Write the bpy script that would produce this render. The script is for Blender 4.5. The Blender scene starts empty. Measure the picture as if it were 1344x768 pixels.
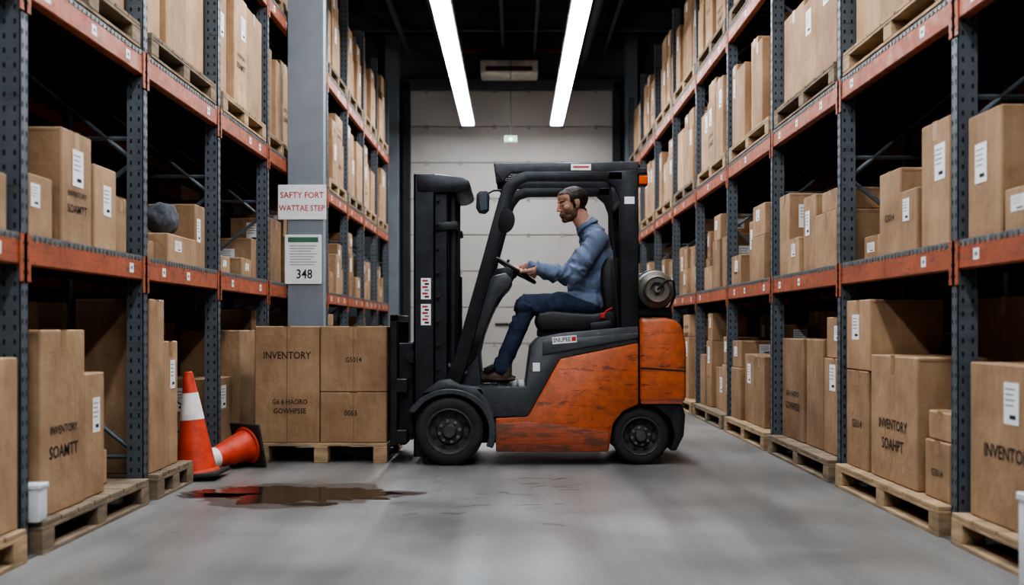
import bpy, bmesh, math, random
import numpy as np
from mathutils import Vector, Matrix, noise
R = random.Random(11)
FPX = 1400.0; H = 0.96
def F(u, v, Y=7.4):
    """photo measurement -> metres (X,Z) on the vertical plane at depth Y"""
    return ((u-675)*Y/FPX, H+(430-v)*Y/FPX)
def P3(u, v, Y):
    a = F(u, v, Y); return Vector((a[0], Y, a[1]))
scene = bpy.context.scene

# ---------------------------------------------------------------- materials
def lin(c):
    c = c/255.0
    return c/12.92 if c <= .04045 else ((c+.055)/1.055)**2.4
def C(rgb): return (lin(rgb[0]), lin(rgb[1]), lin(rgb[2]), 1)
class G:
    def __init__(s, name):
        s.m = bpy.data.materials.new(name); s.m.use_nodes = True
        s.nt = s.m.node_tree; s.b = s.nt.nodes['Principled BSDF']
        s.pos = s.n('ShaderNodeNewGeometry').outputs['Position']
    def n(s, t, **k):
        x = s.nt.nodes.new(t)
        for a, v in k.items(): setattr(x, a, v)
        return x
    def l(s, a, b): s.nt.links.new(a, b)
    def noise(s, scale, detail=4, stretch=None, rough=.55):
        x = s.n('ShaderNodeTexNoise'); x.inputs['Scale'].default_value = scale
        x.inputs['Detail'].default_value = detail; x.inputs['Roughness'].default_value = rough
        if stretch:
            mp = s.n('ShaderNodeMapping'); mp.inputs['Scale'].default_value = stretch
            s.l(s.pos, mp.inputs['Vector']); s.l(mp.outputs[0], x.inputs['Vector'])
        else: s.l(s.pos, x.inputs['Vector'])
        return x.outputs['Fac']
    def ramp(s, src, stops):
        r = s.n('ShaderNodeValToRGB'); e = r.color_ramp.elements
        e[0].position, e[0].color = stops[0]; e[1].position, e[1].color = stops[-1]
        for p, c in stops[1:-1]:
            q = e.new(p); q.color = c
        s.l(src, r.inputs[0]); return r.outputs[0]
    def mix(s, f, a, b, mode='MIX'):
        x = s.n('ShaderNodeMix'); x.data_type = 'RGBA'; x.blend_type = mode
        for src, i in ((f, 0), (a, 6), (b, 7)):
            if hasattr(src, 'links'): s.l(src, x.inputs[i])
            else: x.inputs[i].default_value = src
        return x.outputs[2]
    def bump(s, src, st, dist=.01):
        x = s.n('ShaderNodeBump'); x.inputs['Strength'].default_value = st; x.inputs['Distance'].default_value = dist
        s.l(src, x.inputs['Height']); s.l(x.outputs[0], s.b.inputs['Normal'])
def M(name, rgb, rough=.6, metal=0, var=.18, scale=6, bump=0, bscale=60, stretch=None, spec=.5):
    g = G(name); c = C(rgb)
    lo = tuple(x*(1-var) for x in c[:3])+(1,); hi = tuple(min(1, x*(1+var)) for x in c[:3])+(1,)
    g.l(g.ramp(g.noise(scale, 5, stretch), [(.3, lo), (.7, hi)]), g.b.inputs['Base Color'])
    g.b.inputs['Roughness'].default_value = rough; g.b.inputs['Metallic'].default_value = metal
    g.b.inputs['Specular IOR Level'].default_value = spec
    if bump: g.bump(g.noise(bscale, 3), bump)
    return g.m
def EM(name, rgb, st):
    g = G(name); g.b.inputs['Base Color'].default_value = C(rgb)
    g.b.inputs['Emission Color'].default_value = C(rgb); g.b.inputs['Emission Strength'].default_value = st
    return g.m

def cardboard():
    g = G('cardboard'); at = g.n('ShaderNodeAttribute', attribute_name='tint')
    b = g.ramp(g.noise(3.5, 6), [(.3, C((148, 119, 92))), (.7, C((176, 146, 115)))])
    st = g.ramp(g.noise(30, 4, (1, 1, .15)), [(.3, (.9, .9, .9, 1)), (.7, (1.05, 1.05, 1.05, 1))])
    sc = g.ramp(g.noise(6, 8, None, .75), [(.6, (1, 1, 1, 1)), (.72, (.8, .78, .76, 1))])
    c = g.mix(1.0, b, st, 'MULTIPLY'); c = g.mix(1.0, c, sc, 'MULTIPLY'); c = g.mix(1.0, c, at.outputs['Color'], 'MULTIPLY')
    g.l(c, g.b.inputs['Base Color']); g.b.inputs['Roughness'].default_value = .8
    g.b.inputs['Specular IOR Level'].default_value = .25
    g.bump(g.noise(9, 4), .4, .025); return g.m
def worn(name, base, dark, lim=.62, rough=.45, lim2=None, grime=.45):
    g = G(name)
    b = g.ramp(g.noise(2.5, 5), [(.3, tuple(x*.74 for x in C(base)[:3])+(1,)), (.7, C(base))])
    s1 = g.ramp(g.noise(4, 9, (1.0, 3, 5), .78), [(lim, (0, 0, 0, 1)), (lim+.02, (.9, .9, .9, 1))])
    l2 = lim2 if lim2 else lim-.02
    s2 = g.ramp(g.noise(1.6, 8, (1, 1, 26), .8), [(l2, (0, 0, 0, 1)), (l2+.02, (.55, .55, .55, 1))])
    s3 = g.ramp(g.noise(14, 6, (1, 1, 1), .7), [(.4, (0, 0, 0, 1)), (.75, (grime,)*3+(1,))])
    c = g.mix(s3, b, C(dark)); c = g.mix(s1, c, C(dark)); c = g.mix(s2, c, tuple(x*.4 for x in C(base)[:3])+(1,))
    g.l(c, g.b.inputs['Base Color'])
    g.l(g.ramp(g.noise(12, 4), [(.3, (rough-.08,)*3+(1,)), (.7, (rough+.2,)*3+(1,))]), g.b.inputs['Roughness'])
    g.bump(g.noise(25, 4), .12); return g.m
def concrete():
    g = G('concrete_floor')
    b = g.ramp(g.noise(.55, 7), [(.3, C((106, 106, 103))), (.5, C((129, 128, 124))), (.72, C((150, 148, 143)))])
    t = g.ramp(g.noise(1.6, 6, (2.2, .16, 1)), [(.36, (.76, .76, .76, 1)), (.6, (1.05, 1.05, 1.05, 1))])
    f = g.ramp(g.noise(45, 6), [(.3, (.85, .85, .85, 1)), (.7, (1.08, 1.08, 1.08, 1))])
    sp = g.ramp(g.noise(9, 9, None, .8), [(.55, (1, 1, 1, 1)), (.85, (.62, .6, .57, 1))])
    c = g.mix(1.0, b, t, 'MULTIPLY'); c = g.mix(1.0, c, f, 'MULTIPLY'); c = g.mix(1.0, c, sp, 'MULTIPLY')
    g.l(c, g.b.inputs['Base Color'])
    g.l(g.ramp(g.noise(1.1, 6), [(.35, (.29,)*3+(1,)), (.7, (.5,)*3+(1,))]), g.b.inputs['Roughness'])
    g.bump(g.noise(60, 5), .08, .006); return g.m

CARD = cardboard(); CONC = concrete()
TAPE = M('packing_tape', (160, 130, 98), .35, var=.08)
SEAM = M('box_seam', (92, 72, 54), .9)
LABEL = M('paper_label', (222, 222, 220), .6, var=.06, scale=30)
LINE = M('label_print', (130, 130, 132), .7)
INK = M('ink', (62, 50, 42), .8)
INKB = M('black_ink', (34, 34, 36), .7)
RED = M('red_ink', (184, 54, 54), .6)
GREEN = M('green_ink', (70, 112, 86), .6)
ORANGE = worn('forklift_orange_paint', (202, 104, 58), (92, 62, 46), .565, .38, .58, .65)
ORANGE2 = worn('forklift_scuffed_paint', (178, 92, 62), (104, 74, 58), .51, .5, .53)
BEAM = worn('rack_orange_paint', (180, 98, 66), (100, 76, 64), .57, .5)
UPR = worn('rack_grey_paint', (100, 107, 112), (72, 70, 66), .60, .45, None, .4)
GALV = M('galvanised_steel', (128, 128, 126), .5, .5, .25, 30)
DECK = M('deck_dark_steel', (60, 58, 56), .7, .3, .3, 6)
HOLE = M('punched_hole', (36, 39, 42), .9)
DGREY = worn('dark_grey_panel', (70, 74, 79), (112, 108, 102), .62, .38, None, .35)
BLACK = M('black_steel', (46, 48, 51), .42, .3, .4, 8, .1)
RUBBER = M('tyre_rubber', (50, 49, 48), .8, 0, .3, 9, .2)
RIM = M('dusty_rim', (80, 77, 72), .7, .2, .35, 18, .2)
VINYL = M('seat_vinyl', (36, 36, 38), .5, 0, .2, 12, .15)
WOOD = M('pallet_wood', (160, 136, 106), .85, 0, .35, 5, .3, 30, (1, 1, 5))
WOODD = M('pallet_wood_weathered', (128, 112, 92), .9, 0, .35, 5, .3, 30, (1, 1, 5))
TANK = M('lpg_tank_steel', (118, 112, 102), .5, .4, .35, 12, .1)
WALL = M('painted_wall', (94, 96, 97), .8, 0, .12, 1.5)
WALLD = M('dark_wall', (56, 58, 60), .85, 0, .2, 1.2)
CEIL = M('ceiling_dark', (42, 44, 46), .9, 0, .2, 1)
TRUSS = M('ceiling_steel', (86, 90, 94), .7, .1, .2, 3)
DOOR = M('door_panel', (178, 173, 165), .6, 0, .06, 1.3)
DOORS = M('door_seam', (148, 144, 137), .7)
COL = M('column_paint', (126, 132, 137), .6, 0, .1, 4, .05)
CONEO = M('cone_orange', (204, 78, 54), .55, 0, .25, 14)
CONEW = M('cone_white', (220, 216, 210), .5, 0, .15, 14)
CONEB = M('cone_base_rubber', (60, 52, 50), .7, 0, .3, 14)
HOUSE = M('fixture_housing', (120, 122, 122), .5, .1)
TUBE = EM('fluorescent_tube', (240, 246, 255), 34)
EXITG = EM('exit_green', (60, 255, 150), 5)
AMBER = M('amber_lens', (216, 94, 30), .25)
WHITE = M('white_plastic', (205, 207, 207), .45, 0, .06)
MIRR = M('mirror_glass', (180, 190, 196), .08, 1, .02)
SKIN = M('skin', (200, 154, 132), .55, 0, .12, 40, .1, 150)
EYEW = M('eye_white', (176, 168, 160), .3); IRIS = M('iris', (38, 28, 22), .2)
SHIRT = M('blue_work_shirt', (108, 120, 141), .9, 0, .12, 9, .25, 60)
JEANS = M('denim', (50, 60, 80), .9, 0, .3, 14, .25, 80)
SHOE = M('brown_leather', (96, 80, 66), .6, 0, .25, 20, .1)
SOLE = M('shoe_sole', (44, 40, 37), .8)
CLOTH = M('grey_cloth', (84, 86, 90), .95, 0, .3, 25, .4)
g = G('puddle_water'); g.b.inputs['Base Color'].default_value = C((42, 37, 33)); g.b.inputs['Roughness'].default_value = .14
g.b.inputs['Specular IOR Level'].default_value = .4; g.bump(g.noise(9, 3), .08, .006); PUD = g.m
STAIN = M('damp_stain', (92, 87, 81), .32, 0, .15, 6)
CRACK = M('floor_crack', (66, 64, 60), .9)
# head: vertex colour 'paint' (skin / hair / stubble / lips) with fine noise
g = G('face_skin_and_hair'); at = g.n('ShaderNodeAttribute', attribute_name='paint')
nz_ = g.noise(170, 4); g.l(g.mix(1.0, at.outputs['Color'], g.ramp(nz_, [(.3, (.82, .82, .82, 1)), (.7, (1.1, 1.1, 1.1, 1))]), 'MULTIPLY'), g.b.inputs['Base Color'])
g.b.inputs['Roughness'].default_value = .55; g.bump(nz_, .15, .004); FACE = g.m

# ---------------------------------------------------------------- mesh builder
TXT = {}
def text_geo(s):
    if s not in TXT:
        cu = bpy.data.curves.new('t', 'FONT'); cu.body = s; cu.align_x = 'CENTER'; cu.align_y = 'CENTER'; cu.size = 1; cu.resolution_u = 2
        cu.offset = .012
        o = bpy.data.objects.new('t', cu); scene.collection.objects.link(o)
        dg = bpy.context.evaluated_depsgraph_get(); me = bpy.data.meshes.new_from_object(o.evaluated_get(dg))
        TXT[s] = ([v.co.copy() for v in me.vertices], [tuple(p.vertices) for p in me.polygons])
        bpy.data.objects.remove(o); bpy.data.curves.remove(cu); bpy.data.meshes.remove(me)
    return TXT[s]
WORDS = [('INVENTORY', 'SOAMTT'), ('INVENTORY', 'SOAHPT'), ('INVENTORY',), ('G5014',), ('0063',), ('G6 6 HAORO', 'GOWHPSSE')]
for _w in ['INVENTORY', 'SOAMTT', 'SOAHPT', 'G5014', '0063', 'G6 6 HAORO', 'GOWHPSSE', '348', 'SAFTY FORT', 'WATTAE STEP', 'SNUPEE']: text_geo(_w)
def FT(kind, p):
    if kind == 'F': r = ((1, 0, 0), (0, 0, 1), (0, -1, 0))
    elif kind == 'R': r = ((0, -1, 0), (0, 0, 1), (-1, 0, 0))   # faces -X
    elif kind == 'L': r = ((0, 1, 0), (0, 0, 1), (1, 0, 0))     # faces +X
    m = Matrix((r[0], r[1], r[2])).transposed().to_4x4(); m.translation = Vector(p); return m
class MB:
    def __init__(s): s.v = []; s.f = []; s.m = []; s.s = []; s.t = []; s.mats = []
    def mi(s, m):
        if m not in s.mats: s.mats.append(m)
        return s.mats.index(m)
    def add(s, vs, fs, mat, smooth=False, T=None, tint=1.0):
        o = len(s.v); i = s.mi(mat)
        s.v += [(T @ Vector(v)) if T else Vector(v) for v in vs]
        for f in fs: s.f.append(tuple(k+o for k in f)); s.m.append(i); s.s.append(smooth); s.t.append(tint)
    def bm(s, bm, mat, smooth=False, T=None, tint=1.0):
        bm.verts.index_update()
        s.add([v.co.copy() for v in bm.verts], [[v.index for v in f.verts] for f in bm.faces], mat, smooth, T, tint); bm.free()
    def box(s, lo, hi, mat, bev=0, tint=1.0, T=None, seg=1):
        x0, x1 = sorted((lo[0], hi[0])); y0, y1 = sorted((lo[1], hi[1])); z0, z1 = sorted((lo[2], hi[2]))
        if bev and seg == 1:   # chamfered box built directly
            c = min(bev, (x1-x0)*.45, (y1-y0)*.45, (z1-z0)*.45); vs = []; idx = {}
            X = (x0, x1); Y = (y0, y1); Z = (z0, z1); q = (c, -c)
            for i in (0, 1):
                for j in (0, 1):
                    for k in (0, 1):
                        idx[i, j, k, 0] = len(vs); vs.append((X[i], Y[j]+q[j], Z[k]+q[k]))
                        idx[i, j, k, 1] = len(vs); vs.append((X[i]+q[i], Y[j], Z[k]+q[k]))
                        idx[i, j, k, 2] = len(vs); vs.append((X[i]+q[i], Y[j]+q[j], Z[k]))
            fs = []
            I = lambda i, j, k, a: idx[i, j, k, a]
            for i in (0, 1):
                f = [I(i, 0, 0, 0), I(i, 1, 0, 0), I(i, 1, 1, 0), I(i, 0, 1, 0)]; fs.append(f if i else f[::-1])
                f = [I(0, i, 0, 1), I(1, i, 0, 1), I(1, i, 1, 1), I(0, i, 1, 1)]; fs.append(f[::-1] if i else f)
                f = [I(0, 0, i, 2), I(1, 0, i, 2), I(1, 1, i, 2), I(0, 1, i, 2)]; fs.append(f if i else f[::-1])
            for i in (0, 1):
                for j in (0, 1):
                    f = [I(i, j, 0, 0), I(i, j, 0, 1), I(i, j, 1, 1), I(i, j, 1, 0)]; fs.append(f if (i != j) else f[::-1])
                    f = [I(i, 0, j, 0), I(i, 0, j, 2), I(i, 1, j, 2), I(i, 1, j, 0)]; fs.append(f[::-1] if (i != j) else f)
                    f = [I(0, i, j, 1), I(0, i, j, 2), I(1, i, j, 2), I(1, i, j, 1)]; fs.append(f if (i != j) else f[::-1])
                    for k in (0, 1):
                        f = [I(i, j, k, 0), I(i, j, k, 1), I(i, j, k, 2)]; fs.append(f if (i+j+k) % 2 else f[::-1])
            return s.add(vs, fs, mat, False, T, tint)
        vs = [(x0, y0, z0), (x1, y0, z0), (x1, y1, z0), (x0, y1, z0), (x0, y0, z1), (x1, y0, z1), (x1, y1, z1), (x0, y1, z1)]
        fs = [(0, 3, 2, 1), (4, 5, 6, 7), (0, 1, 5, 4), (1, 2, 6, 5), (2, 3, 7, 6), (3, 0, 4, 7)]
        if not bev: return s.add(vs, fs, mat, False, T, tint)
        b = bmesh.new(); vv = [b.verts.new(v) for v in vs]
        for f in fs: b.faces.new([vv[i] for i in f])
        bmesh.ops.bevel(b, geom=b.edges[:], offset=bev, segments=seg, affect='EDGES', profile=.5)
        s.bm(b, mat, seg > 1, T, tint)
    def prism(s, pts, y0, y1, mat, bev=0, seg=2, T=None):
        b = bmesh.new(); a = [b.verts.new((p[0], y0, p[1])) for p in pts]; c = [b.verts.new((p[0], y1, p[1])) for p in pts]
        n = len(pts); b.faces.new(a); b.faces.new(c[::-1])
        for i in range(n): b.faces.new((a[i], c[i], c[(i+1) % n], a[(i+1) % n]))
        bmesh.ops.recalc_face_normals(b, faces=b.faces[:])
        if bev: bmesh.ops.bevel(b, geom=b.edges[:], offset=bev, segments=seg, affect='EDGES', profile=.5, clamp_overlap=True)
        s.bm(b, mat, bool(bev), T)
    def cyl(s, p0, p1, r0, mat, r1=None, n=16, smooth=True):
        p0 = Vector(p0); p1 = Vector(p1); r1 = r0 if r1 is None else r1
        q = (p1-p0).to_track_quat('Z', 'Y'); vs = []; fs = []
        for p, r in ((p0, r0), (p1, r1)):
            for i in range(n):
                a = 2*math.pi*i/n; vs.append(p+q @ Vector((r*math.cos(a), r*math.sin(a), 0)))
        for i in range(n): j = (i+1) % n; fs.append((i, j, n+j, n+i))
        fs.append(tuple(range(n))[::-1]); fs.append(tuple(range(n, 2*n))); s.add(vs, fs, mat, smooth)
    def lathe(s, prof, org, axis, mat, n=32, T=None):
        q = Vector(axis).to_track_quat('Z', 'Y'); org = Vector(org); vs = []; fs = []; m = len(prof)
        for r, h in prof:
            for i in range(n):
                a = 2*math.pi*i/n; vs.append(org+q @ Vector((max(r, 1e-4)*math.cos(a), max(r, 1e-4)*math.sin(a), h)))
        for k in range(m-1):
            for i in range(n): j = (i+1) % n; fs.append((k*n+i, k*n+j, (k+1)*n+j, (k+1)*n+i))
        s.add(vs, fs, mat, True, T)
    def tube(s, pts, r, mat, n=8):
        pts = [Vector(p) for p in pts]; vs = []; fs = []
        for k, p in enumerate(pts):
            d = (pts[min(k+1, len(pts)-1)]-pts[max(k-1, 0)]).normalized()
            up = Vector((0, 1, 0)) if abs(d.y) < .9 else Vector((1, 0, 0))
            a = d.cross(up).normalized(); b = d.cross(a)
            for i in range(n):
                t = 2*math.pi*i/n; vs.append(p+a*r*math.cos(t)+b*r*math.sin(t))
        for k in range(len(pts)-1):
            for i in range(n): j = (i+1) % n; fs.append((k*n+i, k*n+j, (k+1)*n+j, (k+1)*n+i))
        fs.append(tuple(range(n))[::-1]); fs.append(tuple(range((len(pts)-1)*n, len(pts)*n))); s.add(vs, fs, mat, True)
    def torus(s, c, nrm, R0, r, mat, n=36, k=10):
        q = Vector(nrm).to_track_quat('Z', 'Y'); vs = []; fs = []; c = Vector(c)
        for i in range(n):
            a = 2*math.pi*i/n
            for j in range(k):
                b = 2*math.pi*j/k; rr = R0+r*math.cos(b); vs.append(c+q @ Vector((rr*math.cos(a), rr*math.sin(a), r*math.sin(b))))
        for i in range(n):
            for j in range(k): fs.append((i*k+j, ((i+1) % n)*k+j, ((i+1) % n)*k+(j+1) % k, i*k+(j+1) % k))
        s.add(vs, fs, mat, True)
    def text(s, st, size, T, mat, sx=1.0):
        v, f = text_geo(st); s.add([(a.x*size*sx, a.y*size, 0) for a in v], f, mat, False, T)
    def quad(s, T, w, h, mat, z=0.0):
        s.add([(-w/2, -h/2, z), (w/2, -h/2, z), (w/2, h/2, z), (-w/2, h/2, z)], [(0, 1, 2, 3)], mat, False, T)
    def obj(s, name, parent=None, ang=35):
        xs = [v.x for v in s.v]; ys = [v.y for v in s.v]; zs = [v.z for v in s.v]
        o = Vector(((min(xs)+max(xs))/2, (min(ys)+max(ys))/2, min(zs)))
        me = bpy.data.meshes.new(name); me.from_pydata([v-o for v in s.v], [], s.f)
        for m in s.mats: me.materials.append(m)
        me.polygons.foreach_set('material_index', s.m); me.polygons.foreach_set('use_smooth', s.s)
        at = me.attributes.new('tint', 'FLOAT', 'FACE'); at.data.foreach_set('value', s.t)
        me.update()
        if any(s.s):
            try: me.set_sharp_from_angle(angle=math.radians(ang))
            except Exception: pass
        ob = bpy.data.objects.new(name, me); scene.collection.objects.link(ob)
        if parent: ob.parent = parent; ob.location = o-parent.location
        else: ob.location = o
        return ob
def empty(name, loc):
    e = bpy.data.objects.new(name, None); e.location = loc; e.empty_display_size = .2; scene.collection.objects.link(e); return e

# ---------------------------------------------------------------- room shell
YB = 19.6; CZ = 6.3; WX = 4.9; YF = -7
b = MB(); b.box((-WX, YF, -.1), (WX, YB, 0), CONC); b.obj('floor')
b = MB(); b.box((-WX, YF, CZ), (WX, YB, CZ+.15), CEIL); b.obj('ceiling')
b = MB(); b.box((-WX-.15, YF, 0), (-WX, YB, CZ), WALLD); b.obj('wall_left')
b = MB(); b.box((WX, YF, 0), (WX+.15, YB, CZ), WALLD); b.obj('wall_right')
b = MB(); b.box((-WX, YF-.15, 0), (WX, YF, CZ), WALL); b.obj('wall_front')
b = MB(); b.box((-WX, YB, 0), (WX, YB+.15, CZ), WALL)
for x in (-4, -3.2, -2.45, 2.35, 3.2, 4):
    b.box((x-.02, YB-.012, 0), (x+.02, YB, CZ), WALLD)
b.obj('wall_back')
# overhead sectional door
b = MB(); dx0, dx1, dzt = -1.9, 1.8, 5.3; y = YB-.08
n = 8; hh = dzt/n
for i in range(n):
    b.box((dx0, y, i*hh+.008), (dx1, YB-.02, (i+1)*hh-.008), DOOR, .008)
    b.box((dx0, y+.02, (i+1)*hh-.02), (dx1, YB-.02, (i+1)*hh+.005), DOORS)
    for k in range(6):
        x = dx0+.3+k*(dx1-dx0-.6)/5
        b.box((x-.03, y-.012, (i+1)*hh-.05), (x+.03, y, (i+1)*hh+.03), DOORS)
b.box((-.35, y-.03, 1.0), (-.1, y, 1.04), BLACK)
b.obj('door_1')
b = MB()
b.box((dx0-.14, YB-.16, 0), (dx0-.005, YB-.001, dzt+.15), WALLD, .01); b.box((dx1+.005, YB-.16, 0), (dx1+.14, YB-.001, dzt+.15), WALLD, .01)
b.box((dx0-.14, YB-.16, dzt+.005), (dx1+.14, YB-.001, dzt+.2), TRUSS, .01)
b.obj('trim_1')
b = MB()
for x0, x1 in ((-2.36, -2.1), (2.02, 2.25)):
    b.box((x0, YB-.22, 0), (x1, YB-.002, CZ-.002), COL, .01)
b.obj('trim_2')
# ceiling structure
b = MB()
for y in range(-6, 20, 2):
    b.box((-WX+.01, y-.05, CZ-.34), (WX-.01, y+.05, CZ-.31), TRUSS); b.box((-WX+.01, y-.05, CZ-.03), (WX-.01, y+.05, CZ-.002), TRUSS)
    b.box((-WX+.01, y-.008, CZ-.33), (WX-.01, y+.008, CZ-.02), TRUSS)
for x in (-1.9, -.2, 1.6):
    b.box((x-.03, YF+.05, CZ-.44), (x+.03, YB-.25, CZ-.35), TRUSS)
b.obj('ceiling_beams')
b = MB()
for x, r in ((-1.25, .05), (1.25, .07), (.35, .03)):
    b.cyl((x, YF+.2, CZ-.55), (x, YB-.3, CZ-.55), r, TRUSS, n=10)
    for y in range(-6, 19, 3): b.cyl((x, y+.5, CZ-.55), (x, y+.5, CZ-.003), .008, TRUSS, n=5)
b.cyl((-1.2, YB-.5, 5.93), (1.4, YB-.5, 5.93), .04, M('red_pipe', (120, 44, 40), .5), n=10)
b.obj('ceiling_pipes')
# strip lights
LZ = 4.5
for x in (-.81, .74):
    b = MB()
    for k in range(11):
        y0 = -6.2+k*2.265; y1 = y0+2.24
        b.box((x-.12, y0, LZ+.03), (x+.12, y1, LZ+.10), HOUSE, .008)
        b.box((x-.1, y0+.01, LZ), (x+.1, y1-.01, LZ+.03), TUBE)
        for yy in (y0+.3, y1-.3): b.cyl((x, yy, LZ+.1), (x, yy, CZ-.35), .006, TRUSS, n=5)
    b.obj('fluorescent_strip_light')
# heater unit
b = MB(); b.box((-.6, 18.7, 5.42), (.42, 19.3, 5.66), M('unit_beige', (220, 214, 202), .6), .03, seg=2)
b.box((-.5, 18.69, 5.46), (.32, 18.7, 5.54), DECK)
for i in range(4): b.box((-.5, 18.68, 5.465+i*.02), (.32, 18.695, 5.472+i*.02), GALV)
for x in (-.5, .3): b.cyl((x, 19, 5.66), (x, 19, CZ-.002), .01, TRUSS, n=6)
b.obj('ceiling_heater_unit')
b = MB(); b.box((-.17, 17.98, 4.08), (.05, 18.04, 4.2), WHITE, .01); b.box((-.085, 17.972, 4.115), (-.035, 17.98, 4.155), EXITG)
b.cyl((-.06, 18.01, 4.2), (-.06, 18.01, CZ-.35), .007, TRUSS, n=5); b.obj('hanging_exit_light')

# ---------------------------------------------------------------- racks
LV = (1.34, 2.46, 3.72)
def rack(sg, xf, ys, name='pallet_rack'):
    """sg -1 left / +1 right ; xf = |x| of upright centre"""
    root = empty(name, (sg*(xf+.5), ys[0], 0)); ztop = 4.95; xr = xf+1.02
    u = MB()
    for y in ys:
        for xx in (xf, xr):
            x = sg*xx
            u.box((x-.045, y-.035, .006), (x+.045, y-.031, ztop), UPR)
            u.box((x-.045, y+.031, .006), (x+.045, y+.035, ztop), UPR)
            u.box((x-sg*.045, y-.035, .006), (x-sg*.041, y+.035, ztop), UPR)
            u.box((x+sg*.041, y-.031, .006), (x+sg*.045, y+.031, ztop), UPR)
            u.box((x-.07, y-.06, 0), (x+.07, y+.06, .008), GALV)
            z = .12
            while z < ztop-.05:
                if xx == xf:
                    for o in (-.022, .022):
                        u.quad(FT('F', (x+o, y-.0362, z)), .011, .022, HOLE)
                        u.quad(FT('L' if sg < 0 else 'R', (x-sg*.0462, y+o*.8, z+.025)), .011, .022, HOLE)
                z += .06
        z = .3; d = 1
        while z < ztop-.9:
            a, c = (xf+.045, xr-.045) if d > 0 else (xr-.045, xf+.045)
            u.cyl((sg*a, y, z), (sg*c, y, z+.75), .014, UPR, n=6); z += .8; d = -d
        for z in (.25, 2.0, 4.7): u.cyl((sg*(xf+.045), y, z), (sg*(xr-.045), y, z), .014, UPR, n=6)
    u.obj('uprights', root)
    bb = MB(); dk = MB(); face = 'L' if sg < 0 else 'R'
    for i in range(len(ys)-1):
        y0, y1 = ys[i]+.037, ys[i+1]-.037
        for L in LV:
            for xx in (xf, xr):
                f = -1 if xx == xf else 1
                x = sg*xx; fx = x+sg*f*.045
                bb.box((fx, y0, L-.12), (fx-sg*f*.05, y1, L-.012), BEAM, .006)
                for yy, q in ((y0, 1), (y1, -1)):
                    bb.box((fx+sg*f*.006, yy-q*.05, L-.19), (fx+sg*f*.001, yy+q*.012, L+.01), BEAM)
                    if xx == xf:
                        for zz in (-.15, -.1, -.03): bb.quad(FT(face, (fx+sg*f*.0065, yy-q*.02, L+zz)), .012, .014, HOLE)
                if xx == xf:
                    for t in (.18, .55, .86):
                        if R.random() < .75:
                            yy = y0+(y1-y0)*(t+R.uniform(-.05, .05)); T = FT(face, (fx+sg*f*.0012, yy, L-.062))
                            bb.quad(T, .06, .05, LABEL); bb.quad(T, .03, .016, LINE, .0006)
                    bb.box((fx-sg*f*.002, y0, L-.012), (fx-sg*f*.012, y1, L+.012), GALV)
                    yy = y0+.01
                    while yy < y1:
                        bb.box((fx, yy, L-.02), (fx+sg*f*.003, yy+.012, L+.004), GALV); yy += .05
            xa, xb = sg*(xf+.006), sg*(xr-.006)
            dk.box((xa, y0, L-.012), (xb, y1, L), DECK)
            yy = y0+.12
            while yy < y1-.05:
                dk.box((xa, yy, L-.05), (xb, yy+.035, L-.0125), DECK); yy += .17
    bb.obj('beams', root); dk.obj('decks', root)
XL, XR = 2.075, 2.03
YL = [2.95, 4.42, 5.87, 7.34, 8.8, 10.2, 11.6, 13.0, 14.4, 15.8, 17.2]
YR = [3.1+1.71*i for i in range(10)]
rack(-1, XL, YL); rack(1, XR, YR)

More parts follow.
